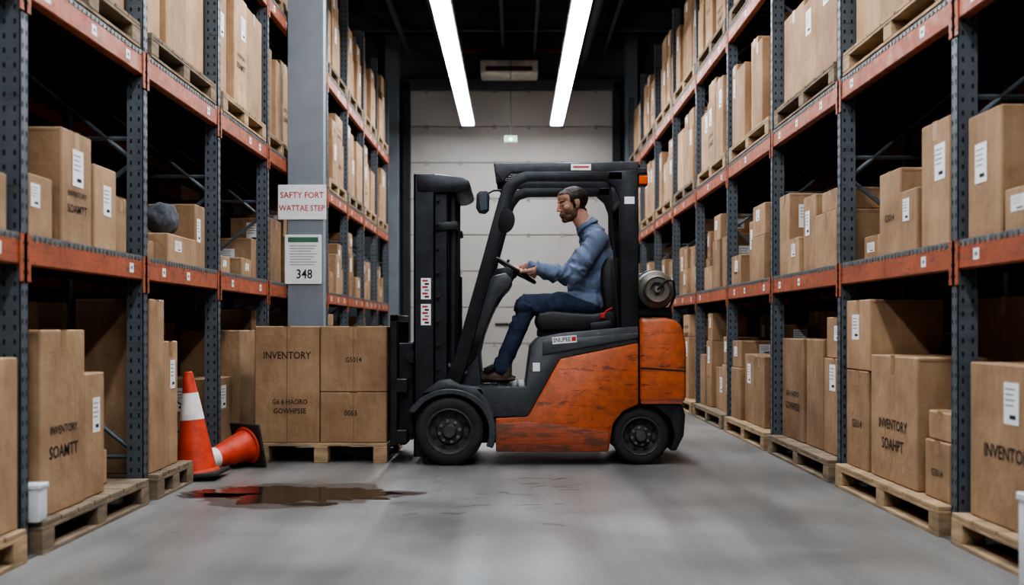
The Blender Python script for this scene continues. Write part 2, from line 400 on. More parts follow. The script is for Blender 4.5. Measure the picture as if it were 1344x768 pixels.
# ---------------------------------------------------------------- pallets and boxes
def pallet(mb, x0, x1, y0, y1, z, mat=None, along='Y'):
    m = mat or R.choice((WOOD, WOODD, WOOD)); h = .14
    for i in range(3):                      # blocks
        for j in range(3):
            cx = x0+.05+(x1-x0-.1)*i/2; cy = y0+.06+(y1-y0-.12)*j/2
            mb.box((cx-.05, cy-.06, z+.02), (cx+.05, cy+.06, z+.1), m, .003)
    for i in range(3):
        cx = x0+.05+(x1-x0-.1)*i/2; mb.box((cx-.05, y0, z), (cx+.05, y1, z+.02), m, .003)
        mb.box((cx-.05, y0, z+.1), (cx+.05, y1, z+.118), m, .003)
    n = 7; w = (y1-y0)/n
    for i in range(n):
        mb.box((x0, y0+i*w+.008, z+.118), (x1, y0+(i+1)*w-.008, z+h), m, .003)
def carton(mb, x0, x1, y0, y1, z0, z1, sg, tint=None, label=None, words=None, tape=None, ts=1.0):
    x0, x1 = sorted((x0, x1)); t = tint if tint is not None else R.uniform(.78, 1.12)
    mb.box((x0, y0, z0), (x1, y1, z1), CARD, .006, t)
    e = .0012; fa = 'L' if sg < 0 else 'R'; ax = (x1 if sg < 0 else x0); q = -sg
    cx = (x0+x1)/2; cy = (y0+y1)/2; h = z1-z0; tp = tape if tape is not None else R.choice((0, 1))
    td = min(.09, h*.25)
    if tp == 0:   # seam along Y
        mb.box((cx-.026, y0-e, z1-.003), (cx+.026, y1+e, z1+e), TAPE); mb.quad(FT('F', (cx, y0-e, z1-td/2)), .052, td, TAPE)
        mb.quad(FT('F', (cx, y0-e*1.5, z1-h/2)), .003, h-.02, SEAM)
    else:
        mb.box((x0-e, cy-.026, z1-.003), (x1+e, cy+.026, z1+e), TAPE); mb.quad(FT(fa, (ax+q*e, cy, z1-td/2)), .052, td, TAPE)
        mb.quad(FT('F', (cx, y0-e, z1-.02)), (x1-x0)-.03, .002, SEAM)
    lb = label if label is not None else R.choice((0, 1, 2, 3, 2))
    def lab(T, w, hh):
        mb.quad(T, w, hh, LABEL, .002)
        for k in range(4): mb.quad(T @ Matrix.Translation((-w*(.08+.04*(k % 2)), hh*(.34-.13*k), 0)), w*(.66-.08*(k % 2)), hh*.035, LINE, .0026)
        mb.quad(T @ Matrix.Translation((w*.1, -hh*.32, 0)), w*.42, hh*.1, INKB, .0026)
    lw = min(.13, (y1-y0)*.36); lh = min(.17, h*.36)
    if lb & 1: lab(FT('F', (x0+(x1-x0)*R.uniform(.3, .7), y0, z1-lh*.5-R.uniform(.03, h*.25))), min(.12, (x1-x0)*.36), lh)
    if lb & 2: lab(FT(fa, (ax, y0+(y1-y0)*R.uniform(.3, .7), z1-lh*.5-R.uniform(.03, h*.25))), lw, lh)
    if words is None and R.random() < .25: words = R.choice(WORDS)
    if words:
        for i, w in enumerate(words):
            s = min(.085, (y1-y0)*1.0/max(6, len(w)))*ts
            mb.text(w, s, FT(fa, (ax+q*.002, cy, z0+h*.45-i*s*1.25)), INK)
            s2 = min(.085, (x1-x0)*1.0/max(6, len(w)))*ts
            if not (lb & 1): mb.text(w, s2, FT('F', (cx, y0-.002, z0+h*.45-i*s2*1.25)), INK)
NEAR = 9.9
def put(far, *a, **k):
    if far is not None: carton(far, *a, **k)
    else:
        m = MB(); carton(m, *a, **k); m.obj('cardboard_box')
def fill(sg, xf, y0, y1, z0, hmin, hmax, far, stack=.3, back=True, top=9, tr=(.7, 1.1)):
    y = y0
    while y < y1-.2:
        w = R.uniform(.26, .5); w = min(w, y1-y)
        if y1-(y+w) < .2: w = y1-y
        d = R.uniform(.34, .46); off = R.uniform(0, .08); h = R.uniform(hmin, hmax)
        a = xf+off; t = R.uniform(*tr)
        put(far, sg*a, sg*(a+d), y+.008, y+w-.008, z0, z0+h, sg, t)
        if R.random() < stack and z0+h+.2 < top:
            h2 = min(R.uniform(.18, .36), top-z0-h-.03)
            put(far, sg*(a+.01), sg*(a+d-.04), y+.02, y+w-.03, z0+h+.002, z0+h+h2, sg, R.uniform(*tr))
        y += w+R.choice((0, .01, .03))
    if back:
        y = y0
        while y < y1-.2:
            w = min(R.uniform(.4, .7), y1-y); h = min(R.uniform(hmax*.8, hmax*1.35), top-z0-.04)
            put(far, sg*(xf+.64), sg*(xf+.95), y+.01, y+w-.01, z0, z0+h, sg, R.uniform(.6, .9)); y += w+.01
hand = {}   # (side, bay, level) -> y0,y1,off,depth,z0,z1,label,words
hand[(-1, 0, 0)] = [(3.05, 3.5, 0, .5, .14, .75, 2, None), (3.55, 4.33, -.03, .5, .14, .84, 0, ('INVENTORY', 'SOAMTT'))]
hand[(-1, 1, 0)] = [(4.56, 5.03, -.02, .42, .14, .95, 0, ('INVENTORY', 'SOAMTT')), (5.07, 5.32, 0, .3, .14, .74, 2, None), (5.4, 5.62, .1, .4, .14, .32, 2, None),
                    (4.5, 5.0, .5, .42, .14, 1.08, 0, None), (5.05, 5.75, .52, .42, .14, 1.1, 0, None)]
hand[(-1, 2, 0)] = [(5.96, 6.2, -.01, .42, .14, 1.12, 0, None), (6.22, 6.48, .0, .4, .14, .88, 2, None), (6.0, 6.55, .48, .46, .14, 1.1, 0, None), (6.75, 7.25, .52, .42, 0, .8, 1, None), (6.66, 6.86, .26, .24, 0, .62, 3, None)]
hand[(-1, 3, 0)] = [(7.45, 7.9, .05, .4, .14, .6, 3, None), (7.95, 8.6, 0, .45, .14, .94, 0, None), (7.5, 8.0, .5, .45, .14, 1.0, 0, None)]
hand[(-1, 0, 1)] = [(3.05, 3.6, .05, .45, 1.34, 1.75, 3, None), (3.7, 4.3, 0, .4, 1.34, 1.58, 3, None)]
hand[(-1, 1, 1)] = [(4.52, 4.77, .02, .38, 1.34, 1.62, 3, None), (4.82, 5.16, .0, .5, 1.34, 1.87, 2, ('INVENTORY', 'SOAMTT')), (5.2, 5.48, 0, .35, 1.34, 1.76, 2, None), (5.52, 5.68, .02, .3, 1.34, 1.64, 0, None)]
hand[(-1, 2, 1)] = [(5.98, 6.2, .05, .3, 1.34, 1.46, 2, None), (6.3, 6.85, 0, .35, 1.34, 1.52, 3, None), (6.9, 7.12, .02, .35, 1.34, 1.76, 2, None), (6.3, 6.85, .42, .2, 1.34, 1.78, 0, None)]
hand[(-1, 3, 1)] = [(7.5, 7.75, .02, .25, 1.34, 1.47, 2, None), (7.5, 8.15, .36, .25, 1.34, 1.8, 0, None), (8.2, 8.5, .05, .3, 1.34, 1.5, 2, None)]
hand[(1, 0, 0)] = [(3.2, 3.85, 0, .5, .14, .6, 1, None), (3.95, 4.68, 0, .5, .14, .81, 2, ('INVENTORY',)), (3.3, 4.6, .54, .4, .14, 1.0, 0, None)]
hand[(1, 1, 0)] = [(4.92, 5.22, .01, .36, .14, .42, 0, ('G5014',)), (4.93, 5.2, .02, .3, .422, .56, 0, None), (5.3, 5.98, 0, .42, .14, .81, 0, ('INVENTORY', 'SOAHPT')), (6.03, 6.42, 0, .42, .14, .71, 0, ('G5014',)), (6.0, 6.42, .0, .42, .712, 1.12, 2, None), (4.95, 5.95, .5, .45, .14, 1.12, 0, None)]
hand[(1, 0, 1)] = [(3.2, 3.9, .02, .45, 1.34, 1.7, 3, None), (4.0, 4.35, 0, .3, 1.34, 1.52, 2, None), (4.38, 4.7, .0, .5, 1.34, 1.88, 2, None)]
hand[(1, 1, 1)] = [(4.9, 5.24, .0, .36, 1.34, 1.94, 3, None), (5.3, 5.55, .0, .34, 1.34, 1.66, 2, None), (5.58, 5.9, .02, .42, 1.34, 1.8, 0, ('G5014',)), (6.0, 6.4, .1, .4, 1.34, 1.5, 2, None)]
hand[(1, 2, 1)] = [(6.63, 7.1, .0, .42, 1.34, 1.7, 0, None), (6.66, 7.0, .02, .3, 1.702, 1.84, 0, None), (7.15, 7.45, .02, .36, 1.34, 1.86, 2, None), (7.5, 7.8, .0, .3, 1.34, 1.6, 2, None), (7.84, 8.12, .02, .34, 1.34, 1.95, 1, None)]
def stock(sg, xf, ys, tag):
    for i in range(len(ys)-1):
        y0, y1 = ys[i]+.09, ys[i+1]-.09; far_all = ys[i] > NEAR
        fb = MB() if far_all else None
        xo = .09 if (sg < 0 and i == 4) else 0      # goods sit back behind the steel column and its signs
        xp = xf-.09 if not (sg < 0 and i >= 3) else xf-.045
        m = MB(); ye = y1+.02 if not (sg < 0 and i == 2) else 6.6
        pallet(m, *(sorted((sg*xp, sg*(xp+.98)))), y0-.02, ye, 0); m.obj('wooden_pallet')
        for lv in (0, 1):
            key = (sg, i, lv)
            if tag and key in hand:
                for a0, a1, off, d, z0, z1, lb, wd in hand[key]:
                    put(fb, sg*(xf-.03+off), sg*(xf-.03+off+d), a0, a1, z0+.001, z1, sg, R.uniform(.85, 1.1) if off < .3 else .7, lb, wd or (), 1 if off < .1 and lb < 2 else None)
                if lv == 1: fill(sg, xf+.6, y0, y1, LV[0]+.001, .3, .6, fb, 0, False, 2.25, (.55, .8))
            elif lv == 0: fill(sg, xf-.04+xo, y0, y1, .141, .4, .75, fb, .55, True, 1.14)
            else: fill(sg, xf-.03+xo, y0, y1, LV[0]+.001, .25, .62, fb, .35, True, 2.26)
        for L, top in ((LV[1], 3.5), (LV[2], 5.2)):
            mb = fb if (far_all) else (MB() if L == LV[2] else None)
            m = MB(); pallet(m, *(sorted((sg*(xf-.05+xo*.4), sg*(xf+.9)))), y0, y1, L+.012); m.obj('wooden_pallet')
            fill(sg, xf-.04+xo*.4, y0, y1, L+.153, .5, .85, mb, .35, True, top, (.85, 1.32))  # upper cartons tinted lighter: nearness to the strip lights put into their colour
            if mb is not None and mb is not fb: mb.obj('stacked_cardboard_boxes')
        if fb is not None: fb.obj('stacked_cardboard_boxes')
stock(-1, XL, YL, True); stock(1, XR, YR, True)

# cloth bundle
b = MB(); bm = bmesh.new(); bmesh.ops.create_icosphere(bm, subdivisions=4, radius=.105)
for v in bm.verts:
    v.co *= 1+.22*noise.noise(v.co*14)+.1*noise.noise(v.co*35); v.co.z *= .95
zm = min(v.co.z for v in bm.verts)
b.bm(bm, CLOTH, True, Matrix.Translation((-2.18, 6.62, 1.523-zm))); b.obj('cloth_bundle', ang=180)
# white tubs
b = MB(); b.box((-2.08, 4.46, .141), (-1.99, 4.55, .3), WHITE, .008, seg=2); b.box((-2.085, 4.455, .28), (-1.985, 4.555, .302), WHITE, .004); b.obj('white_plastic_tub')
b = MB(); b.box((1.84, 3.45, 0), (1.92, 3.9, .36), WHITE, .01, seg=2); b.box((1.835, 3.445, .33), (1.925, 3.905, .36), WHITE, .004); b.obj('white_plastic_tub')

# ---------------------------------------------------------------- building column with signs
b = MB(); b.box((-2.02, 9.5, 0), (-1.70, 9.52, CZ-.002), COL, .004); b.box((-2.02, 9.63, 0), (-1.70, 9.65, CZ-.002), COL, .004)
b.box((-2.015, 9.519, 0), (-1.705, 9.631, CZ-.002), COL, .004)
b.obj('steel_column')
ys = 9.49
b = MB(); cx, cz = F(396.5, 265.5, ys)
b.box((cx-.215, ys-.004, cz-.155), (cx+.215, ys+.004, cz+.155), LABEL, .003)
b.text('SAFTY FORT', .076, FT('F', (cx, ys-.0055, cz+.06)), RED, .92); b.text('WATTAE STEP', .072, FT('F', (cx, ys-.0055, cz-.055)), RED, .88); b.obj('safety_sign')
b = MB(); cx, cz = F(398, 340.5, ys)
b.box((cx-.163, ys-.004, cz-.22), (cx+.163, ys+.004, cz+.22), LABEL, .003)
T = FT('F', (cx, ys-.005, cz))
b.quad(T @ Matrix.Translation((0, .175, 0)), .27, .045, GREEN, .0005)
for k in range(8): b.quad(T @ Matrix.Translation((-.01*(k % 3), .12-k*.024, 0)), .25-.03*(k % 3), .006, LINE, .0005)
b.text('348', .115, T @ Matrix.Translation((.01, -.135, .0008)), INKB, .85); b.obj('notice_sign')

# ---------------------------------------------------------------- pallet load on forks
b = MB(); pallet(b, -1.84, -.9, 7.55, 8.6, 0, WOOD); b.obj('wooden_pallet')
def load(x0, x1, y0, y1, z0, z1, words, sz, dz=0):
    m = MB(); carton(m, x0, x1, y0, y1, z0, z1, 1, .98, 0, (), 0)
    for i, (w, s, zz, dx) in enumerate(words): m.text(w, s, FT('F', ((x0+x1)/2+dx, y0-.0025, zz)), INK, .85)
    m.obj('cardboard_box')
load(-1.845, -1.385, 7.58, 8.05, .141, .97, [('INVENTORY', .072, .76, 0), ('G6 6 HAORO', .05, .43, .02), ('GOWHPSSE', .052, .365, .02)], 0)
load(-1.38, -.905, 7.58, 8.05, .502, .97, [('G5014', .05, .73, 0)], 0)
load(-1.38, -.905, 7.58, 8.05, .141, .50, [('0063', .055, .35, -.02)], 0)
load(-1.84, -1.38, 8.07, 8.55, .141, .9, [], 0); load(-1.375, -.91, 8.07, 8.55, .141, .93, [], 0)

# ---------------------------------------------------------------- cones
def cone(T):
    b = MB()
    def ring(r0, h0, r1, h1, m): b.lathe([(r0, h0), (r1, h1)], (0, 0, 0), (0, 0, 1), m, 32, T)
    Hc = .66; rb, rt = .125, .028
    def r(h): return rb+(rt-rb)*(h-.03)/(Hc-.03)
    ring(r(.03), .03, r(.36), .36, CONEO); ring(r(.36)+.002, .36, r(.53)+.002, .53, CONEW); ring(r(.53), .53, r(Hc), Hc, CONEO)
    b.lathe([(rt, Hc), (rt*.8, Hc+.006), (rt*.7, Hc-.05)], (0, 0, 0), (0, 0, 1), CONEO, 24, T)
    b.box((-.17, -.17, 0), (.17, .17, .028), CONEB, .012, T=T, seg=2)
    b.lathe([(.145, .028), (.14, .04), (rb, .045)], (0, 0, 0), (0, 0, 1), CONEO, 32, T)
    return b.obj('traffic_cone', ang=40)
cone(Matrix.Translation((-2.02, 6.80, .0)) @ Matrix.Rotation(math.radians(-5), 4, 'Y') @ Matrix.Translation((0, 0, .016)))
th = math.atan2(.17-.028, .66)
ax = Vector((-.60, -.80, 0)); ax.normalize()
axd = (ax*math.cos(th)+Vector((0, 0, -1))*math.sin(th)).normalized()
q = axd.to_track_quat('Z', 'Y').to_matrix().to_4x4()
Tc = Matrix.Translation((-1.83, 7.37, .168)) @ q @ Matrix.Diagonal((.9, .9, .8, 1))
c2 = cone(Tc); mz = min((c2.location.z+v.co.z) for v in c2.data.vertices); c2.location.z -= mz-.001

# ---------------------------------------------------------------- puddle + floor marks
def blob(cx, cy, rx, ry, z, mat, name, amp=.35, seed=0, n=160):
    vs = [(cx, cy, z)]
    for i in range(n):
        a = 2*math.pi*i/n; k = 1+amp*noise.noise(Vector((math.cos(a)*1.6+seed, math.sin(a)*1.6, seed)))+amp*.5*noise.noise(Vector((math.cos(a)*5, math.sin(a)*5+seed, 1)))+amp*.2*noise.noise(Vector((math.cos(a)*14, math.sin(a)*14+seed, 2)))
        vs.append((cx+rx*k*math.cos(a), cy+ry*k*math.sin(a), z))
    b = MB(); b.add(vs, [(0, i+1, (i+1) % n+1) for i in range(n)], mat); return b
b = blob(-1.28, 6.12, .66, .38, .0015, STAIN, '', .4, 5)
b2 = blob(-1.2, 6.14, .54, .31, .003, PUD, '', .55, 9); b.add(b2.v, b2.f, PUD)
b3 = blob(-1.68, 6.1, .2, .07, .003, PUD, '', .5, 3); b.add(b3.v, b3.f, PUD)
b3 = blob(-1.1, 5.78, .16, .05, .003, PUD, '', .6, 13); b.add(b3.v, b3.f, PUD)
b.obj('water_puddle')
b = MB()
for k in range(34):
    x = R.uniform(-.7, .3); y = R.uniform(4.9, 6.9); a = R.uniform(-.5, .8); L = R.uniform(.03, .16)
    w = R.uniform(.002, .007); c, s = math.cos(a), math.sin(a)
    p = [(x, y), (x+L*.5*c-w*s*1.5, y+L*.5*s+w*2), (x+L*c, y+L*s)]
    for i in range(2):
        (ax_, ay_), (bx_, by_) = p[i], p[i+1]
        b.add([(ax_, ay_-w, .001), (bx_, by_-w, .001), (bx_, by_+w, .001), (ax_, ay_+w, .001)], [(0, 1, 2, 3)], CRACK)
b.obj('floor_scuff_marks')

# ---------------------------------------------------------------- forklift
fk = empty('forklift', (.2, 7.9, 0)); N0, N1 = 7.42, 8.42
def poly(l, Y=7.42): return [F(u, v, Y) for u, v in l]
b = MB(); b.prism(poly([(652, 592), (650, 549), (693, 547), (735, 471), (838, 450), (838, 531), (818, 540), (805, 556), (799, 592)]), N0, N1, ORANGE, .012)
b.prism(poly([(651, 593), (650, 556), (690, 553), (800, 566), (798, 593)]), N0-.012, N1+.012, ORANGE2, .01)
b.obj('side_panels', fk)
b = MB(); b.prism(poly([(840, 418), (874, 417), (889, 421), (897, 432), (901, 455), (901, 523), (893, 531), (840, 531)]), N0-.01, N1+.01, ORANGE, .03, 3)
b.prism(poly([(858, 532), (896, 531), (900, 545), (898, 572), (888, 592), (880, 592), (886, 572), (880, 550), (866, 538)]), N0+.01, N1-.01, BLACK, .01)
b.box((F(875, 0)[0], 7.6, .2), (F(897, 0)[0], 8.24, .42), BLACK, .02)
b.prism(poly([(841, 482), (900, 486), (900, 488), (841, 484)]), N0-.0125, N0, BLACK)
b.prism(poly([(841, 524), (900, 523), (893, 530), (841, 530)]), N0-.013, N0, ORANGE2)
b.obj('counterweight', fk)
b = MB()
b.prism(poly([(651, 548), (640, 527), (620, 509), (690, 507), (697, 455), (708, 443), (740, 437), (838, 428), (838, 450), (735, 471), (693, 547)]), N0+.01, N1-.01, DGREY, .012)
b.prism(poly([(712, 447), (838, 437), (838, 444), (735, 462), (712, 466)]), N0-.002, N1+.002, DGREY, .006)
b.box((F(560, 0)[0], 7.66, .13), (F(806, 0)[0], 8.18, .55), BLACK, .02)
b.box((F(800, 0)[0], 7.68, .16), (F(878, 0)[0], 8.16, .40), BLACK, .02)
b.obj('hood_and_chassis', fk)
# fender
b = MB(); cx, cz = F(590, 567, 7.42); o = []; ii = []
for k in range(19):
    a = math.radians(-22+k*9.6); o.append((cx+.325*math.cos(a), cz+.3*math.sin(a))); ii.append((cx+.275*math.cos(a), cz+.262*math.sin(a)))
b.prism(o+ii[::-1], 7.4, 7.68, DGREY, .006, 1); b.prism(o+ii[::-1], 8.16, 8.44, DGREY, .006, 1)
b.prism(poly([(553, 517), (575, 500), (590, 497), (604, 505), (632, 509), (652, 548), (640, 548), (628, 526), (606, 514), (580, 513)]), 7.43, 8.41, DGREY, .01)
b.obj('front_fenders', fk)
# step / floor plate
b = MB(); b.box((F(600, 0)[0], 7.44, .535), (F(694, 0)[0], 8.4, .552), BLACK, .004)
for k in range(7): b.box((F(606+k*12, 0)[0], 7.46, .552), (F(609+k*12, 0)[0], 8.38, .556), DECK)
b.prism(poly([(634, 484), (646, 478), (650, 482), (640, 490)], 7.7), 7.68, 7.76, BLACK, .003)
b.obj('floor_plate', fk)
# dash cowl
b = MB(); b.prism(poly([(588, 507), (594, 480), (606, 445), (622, 408), (634, 380), (648, 362), (664, 358), (673, 368), (668, 378), (654, 392), (644, 414), (634, 440), (628, 466), (632, 507)], 7.6), 7.58, 8.26, DGREY, .015)
b.prism(poly([(640, 372), (652, 352), (668, 350), (676, 362), (664, 376)], 7.7), 7.72, 8.12, VINYL, .012)
b.prism(poly([(600, 470), (615, 430), (632, 440), (626, 466), (616, 480)], 7.58), 7.55, 7.6, BLACK, .01)
b.obj('dash_cowl', fk)
# steering
SC = Vector((.006, 7.92, 1.385)); sd = Vector((.85, 0, -.527)).normalized(); sl = Vector((0, -1, 0)); sn = Vector((.527, 0, .85)).normalized(); SR = .17
b = MB(); b.torus(SC, sn, SR, .013, VINYL)
for a in (90, 210, 330):
    e = sd*math.cos(math.radians(a))+sl*math.sin(math.radians(a)); b.cyl(SC-sn*.02, SC+e*(SR-.005), .012, VINYL, .009, 8)
b.cyl(SC-sn*.05, SC+sn*.008, .035, VINYL, .03, 16); b.cyl(SC-sn*.3, SC-sn*.03, .03, BLACK, .026, 12)
e = sd*-.5+sl*-.86; b.cyl(SC+e*SR, SC+e*SR+sn*.05, .01, BLACK, n=8)
b.cyl(SC-sn*.07, SC-sn*.05+sl*.13, .006, BLACK, n=6); b.cyl(SC-sn*.05+sl*.13, SC-sn*.045+sl*.16, .010, VINYL, n=8)
b.obj('steering_wheel', fk)
# overhead guard
b = MB(); outer = [(583, 500), (596, 470), (630, 350), (654, 262), (660, 244), (672, 230), (690, 224), (818, 224)]
inner = [(818, 236), (694, 237), (683, 241), (675, 252), (668, 274), (648, 348), (616, 466), (604, 504)]
for y0, y1 in ((7.44, 7.51), (8.33, 8.40)):
    b.prism(poly(outer+inner), y0, y1, BLACK, .008)
    b.prism(poly([(800, 224), (838, 222), (839, 300), (838, 449), (816, 449), (814, 262), (808, 246), (796, 236)]), y0, y1, BLACK, .008)
    b.prism(poly([(649, 214), (838, 211), (838, 224), (672, 225), (660, 236), (650, 226)]), y0+.005, y1-.005, DGREY, .006)
zt = F(0, 213)[1]
b.box((F(648, 0)[0], 7.46, zt-.02), (F(662, 0)[0], 8.38, zt+.005), DGREY, .005); b.box((F(826, 0)[0], 7.46, zt-.04), (F(838, 0)[0], 8.38, zt+.005), DGREY, .005)
for k in range(8): b.box((F(655, 0)[0], 7.56+k*.104, zt-.012), (F(832, 0)[0], 7.585+k*.104, zt-.002), BLACK, .003)
b.box((F(818, 0)[0], 7.5, F(0, 262)[1]), (F(834, 0)[0], 8.34, F(0, 248)[1]), BLACK, .006)
b.tube([P3(800, 240, 7.48), P3(806, 330, 7.5), P3(812, 430, 7.5)], .008, VINYL)
T = FT('F', (F(763, 0)[0], 7.443, F(0, 218)[1])); b.quad(T, .14, .045, LABEL); b.quad(T, .11, .012, RED, .001)
T = FT('F', (F(827, 0)[0], 7.437, F(0, 262)[1])); b.quad(T, .07, .05, LABEL)
b.obj('overhead_guard', fk)
# mast
b = MB(); Xa, Xb = F(543, 0, 7.5)[0], F(571, 0, 7.5)[0]; z1 = F(0, 228, 7.5)[1]
for y, s in ((7.5, 1), (8.32, -1)):
    b.box((Xa, y, .05), (Xb, y+s*.014, z1), BLACK, .004); b.box((Xa, y, .05), (Xa+.016, y+s*.07, z1), BLACK, .004); b.box((Xb-.016, y, .05), (Xb, y+s*.07, z1), BLACK, .004)
    x2, x3 = F(569, 0, 7.5)[0], F(588, 0, 7.5)[0]
    b.box((x2, y+s*.03, .1), (x3, y+s*.045, z1-.06), BLACK, .004); b.box((x2, y+s*.03, .1), (x2+.014, y+s*.1, z1-.06), BLACK, .003); b.box((x3-.014, y+s*.03, .1), (x3, y+s*.1, z1-.06), BLACK, .003)
    b.cyl((x3+.03, y+s*.09, .2), (x3+.03, y+s*.09, 1.35), .034, BLACK, n=14); b.cyl((x3+.03, y+s*.09, 1.35), (x3+.03, y+s*.09, z1-.08), .02, DECK, n=12)
    for k in range(9): b.cyl((x2+.03, y-s*.004, .5+k*.17), (x2+.03, y+s*.03, .5+k*.17), .012, DECK, n=8)
    b.prism(poly([(572, 292), (600, 290), (601, 300), (572, 303)], 7.5), y+s*.01, y+s*.06, BLACK, .004)
b.prism(poly([(546, 228), (574, 228), (606, 232), (616, 236), (617, 247), (606, 253), (546, 254)], 7.5), 7.495, 8.33, BLACK, .02, 2)
for z in (.35, .9, 1.45): b.box((Xa, 7.53, z), (Xa+.03, 8.29, z+.1), BLACK, .004)
b.box((F(569, 0, 7.5)[0], 7.56, 1.2), (F(575, 0, 7.5)[0], 8.26, 1.28), BLACK, .004)
for yy in (7.86, 7.96): b.box((F(560, 0, 7.5)[0], yy, .3), (F(564, 0, 7.5)[0], yy+.025, z1-.03), DECK)
b.tube([P3(590, 250, 7.6), P3(594, 330, 7.62), P3(592, 420, 7.62), P3(600, 480, 7.64)], .011, VINYL)
b.tube([P3(597, 250, 7.7), P3(602, 300, 7.7), P3(594, 360, 7.7), P3(596, 440, 7.7)], .009, VINYL)
b.cyl(P3(560, 468, 7.56), P3(612, 492, 7.56), .03, BLACK, n=12); b.cyl(P3(560, 468, 8.26), P3(612, 492, 8.26), .03, BLACK, n=12)
b.box((F(565, 0)[0], 7.52, .42), (F(600, 0)[0], 8.3, .5), BLACK, .01)
for v in (379, 413):
    T = FT('F', (F(559, 0, 7.5)[0], 7.4985, F(0, v, 7.5)[1])); b.quad(T, .07, .15, LABEL)
    for k in range(6): b.quad(T @ Matrix.Translation((.012*(k % 2)-.006, .056-.0225*k, 0)), (.04, .03)[k % 2], .013, (RED, INKB, RED, LINE, RED, INKB)[k], .0008)
b.obj('mast', fk)
# carriage, backrest, forks
b = MB(); xc0, xc1 = F(512, 0, 7.5)[0], F(535, 0, 7.5)[0]
zt2 = F(0, 413, 7.5)[1]
for y in (7.5, 8.30): b.box((xc0, y, .13), (xc0+.05, y+.04, zt2), BLACK, .006)
b.box((xc0, 7.5, zt2-.05), (xc0+.05, 8.34, zt2), BLACK, .006)
for k in range(5): b.box((xc0+.005, 7.63+k*.13, .5), (xc0+.03, 7.65+k*.13, zt2-.02), BLACK, .003)
for z in (.14, .5): b.box((xc0+.035, 7.5, z), (xc1, 8.34, z+.1), BLACK, .008)
b.box((xc0+.05, 7.6, .16), (xc1+.03, 7.64, .85), BLACK, .005); b.box((xc0+.05, 8.2, .16), (xc1+.03, 8.24, .85), BLACK, .005)
for z in (.25, .75):
    for y in (7.575, 8.215): b.cyl((xc1+.03, y, z), (xc1+.03, y+.04, z), .045, DECK, n=14)
for y in (7.72, 8.27):
    b.box((xc0-.005, y, .055), (xc0+.035, y+.1, .62), BLACK, .006)
    b.prism([(xc0+.03, .05), (xc0+.03, .09), (-1.7, .075), (-1.74, .06), (-1.74, .05)], y, y+.1, BLACK, .004)
b.obj('fork_carriage', fk)
# wheels
def wheel(x, r, y0, y1, out):
    b = MB(); w = y1-y0; ax = (0, 1, 0); s = 1
    k = r/.2375
    prof = [(.62*r, 0), (.66*r, .0), (.7*r, -.006), (.86*r, -.006), (.93*r, .0), (.985*r, .02), (r, .045), (r, w-.045), (.985*r, w-.02), (.93*r, w), (.66*r, w), (.62*r, w)]
    b.lathe(prof, (x, y0, r), ax, RUBBER, 48)
    for i in range(28):
        a = 2*math.pi*i/28; c, sn_ = math.cos(a), math.sin(a)
        T = Matrix.Translation((x, y0, r)) @ Matrix.Rotation(-a, 4, 'Y')
        b.box((r*.955, .01, -.009), (r*.992, .05, .009), RUBBER, T=T); b.box((r*.955, w-.05, -.009), (r*.992, w-.01, .009), RUBBER, T=T)
    oy = y0 if out < 0 else y1; d = 1 if out < 0 else -1
    o = (x, oy, r); ax = (0, d, 0)
    b.lathe([(.66*r, .0), (.64*r, .004), (.60*r, .012), (.56*r, .05), (.42*r, .055), (.36*r, .035), (.22*r, .03), (.2*r, -.0), (.17*r, -.012), (0, -.014)], o, ax, RIM, 40)
    b.lathe([(.69*r, -.002), (.655*r, -.008), (.62*r, -.002), (.6*r, .01)], o, ax, RIM, 40)
    for i in range(8):
        a = 2*math.pi*i/8+.2; p = Vector((x+.3*r*math.cos(a), oy, r+.3*r*math.sin(a))); b.cyl(p+Vector((0, d*.04, 0)), p+Vector((0, d*.015, 0)), .012*k, GALV, n=6)
        p = Vector((x+.5*r*math.cos(a+.2), oy, r+.5*r*math.sin(a+.2))); b.cyl(p+Vector((0, d*.06, 0)), p+Vector((0, d*.048, 0)), .018*k, BLACK, n=10)
    b.cyl((x, (y0+y1)/2, r), (x, 7.92, r), .05, BLACK, n=12)
    b.obj('wheel', fk, 40)
xw1, xw2 = F(590, 0, 7.42)[0], F(842, 0, 7.42)[0]
wheel(xw1, .2375, 7.4, 7.63, -1); wheel(xw1, .2375, 8.21, 8.44, 1); wheel(xw2, .2, 7.45, 7.62, -1); wheel(xw2, .2, 8.22, 8.39, 1)
# seat
b = MB()
b.prism(poly([(789, 352), (796, 338), (806, 336), (815, 344), (818, 380), (816, 418), (800, 420), (793, 400), (789, 375)], 7.7), 7.68, 8.16, VINYL, .03, 3)
b.prism(poly([(702, 422), (706, 411), (722, 408), (775, 412), (806, 408), (812, 424), (806, 434), (708, 435)], 7.7), 7.66, 8.18, VINYL, .022, 3)
b.prism(poly([(706, 433), (806, 432), (806, 442), (706, 442)], 7.7), 7.7, 8.14, BLACK, .006)
b.tube([P3(790, 416, 7.64), P3(796, 408, 7.64), P3(804, 404, 7.64)], .007, RED); b.box(tuple(P3(788, 418, 7.63)), tuple(P3(794, 411, 7.66)), RED, .004)
b.prism(poly([(774, 424), (802, 420), (806, 428), (790, 436), (774, 434)], 7.62), 7.6, 7.64, VINYL, .01)
b.obj('seat', fk)
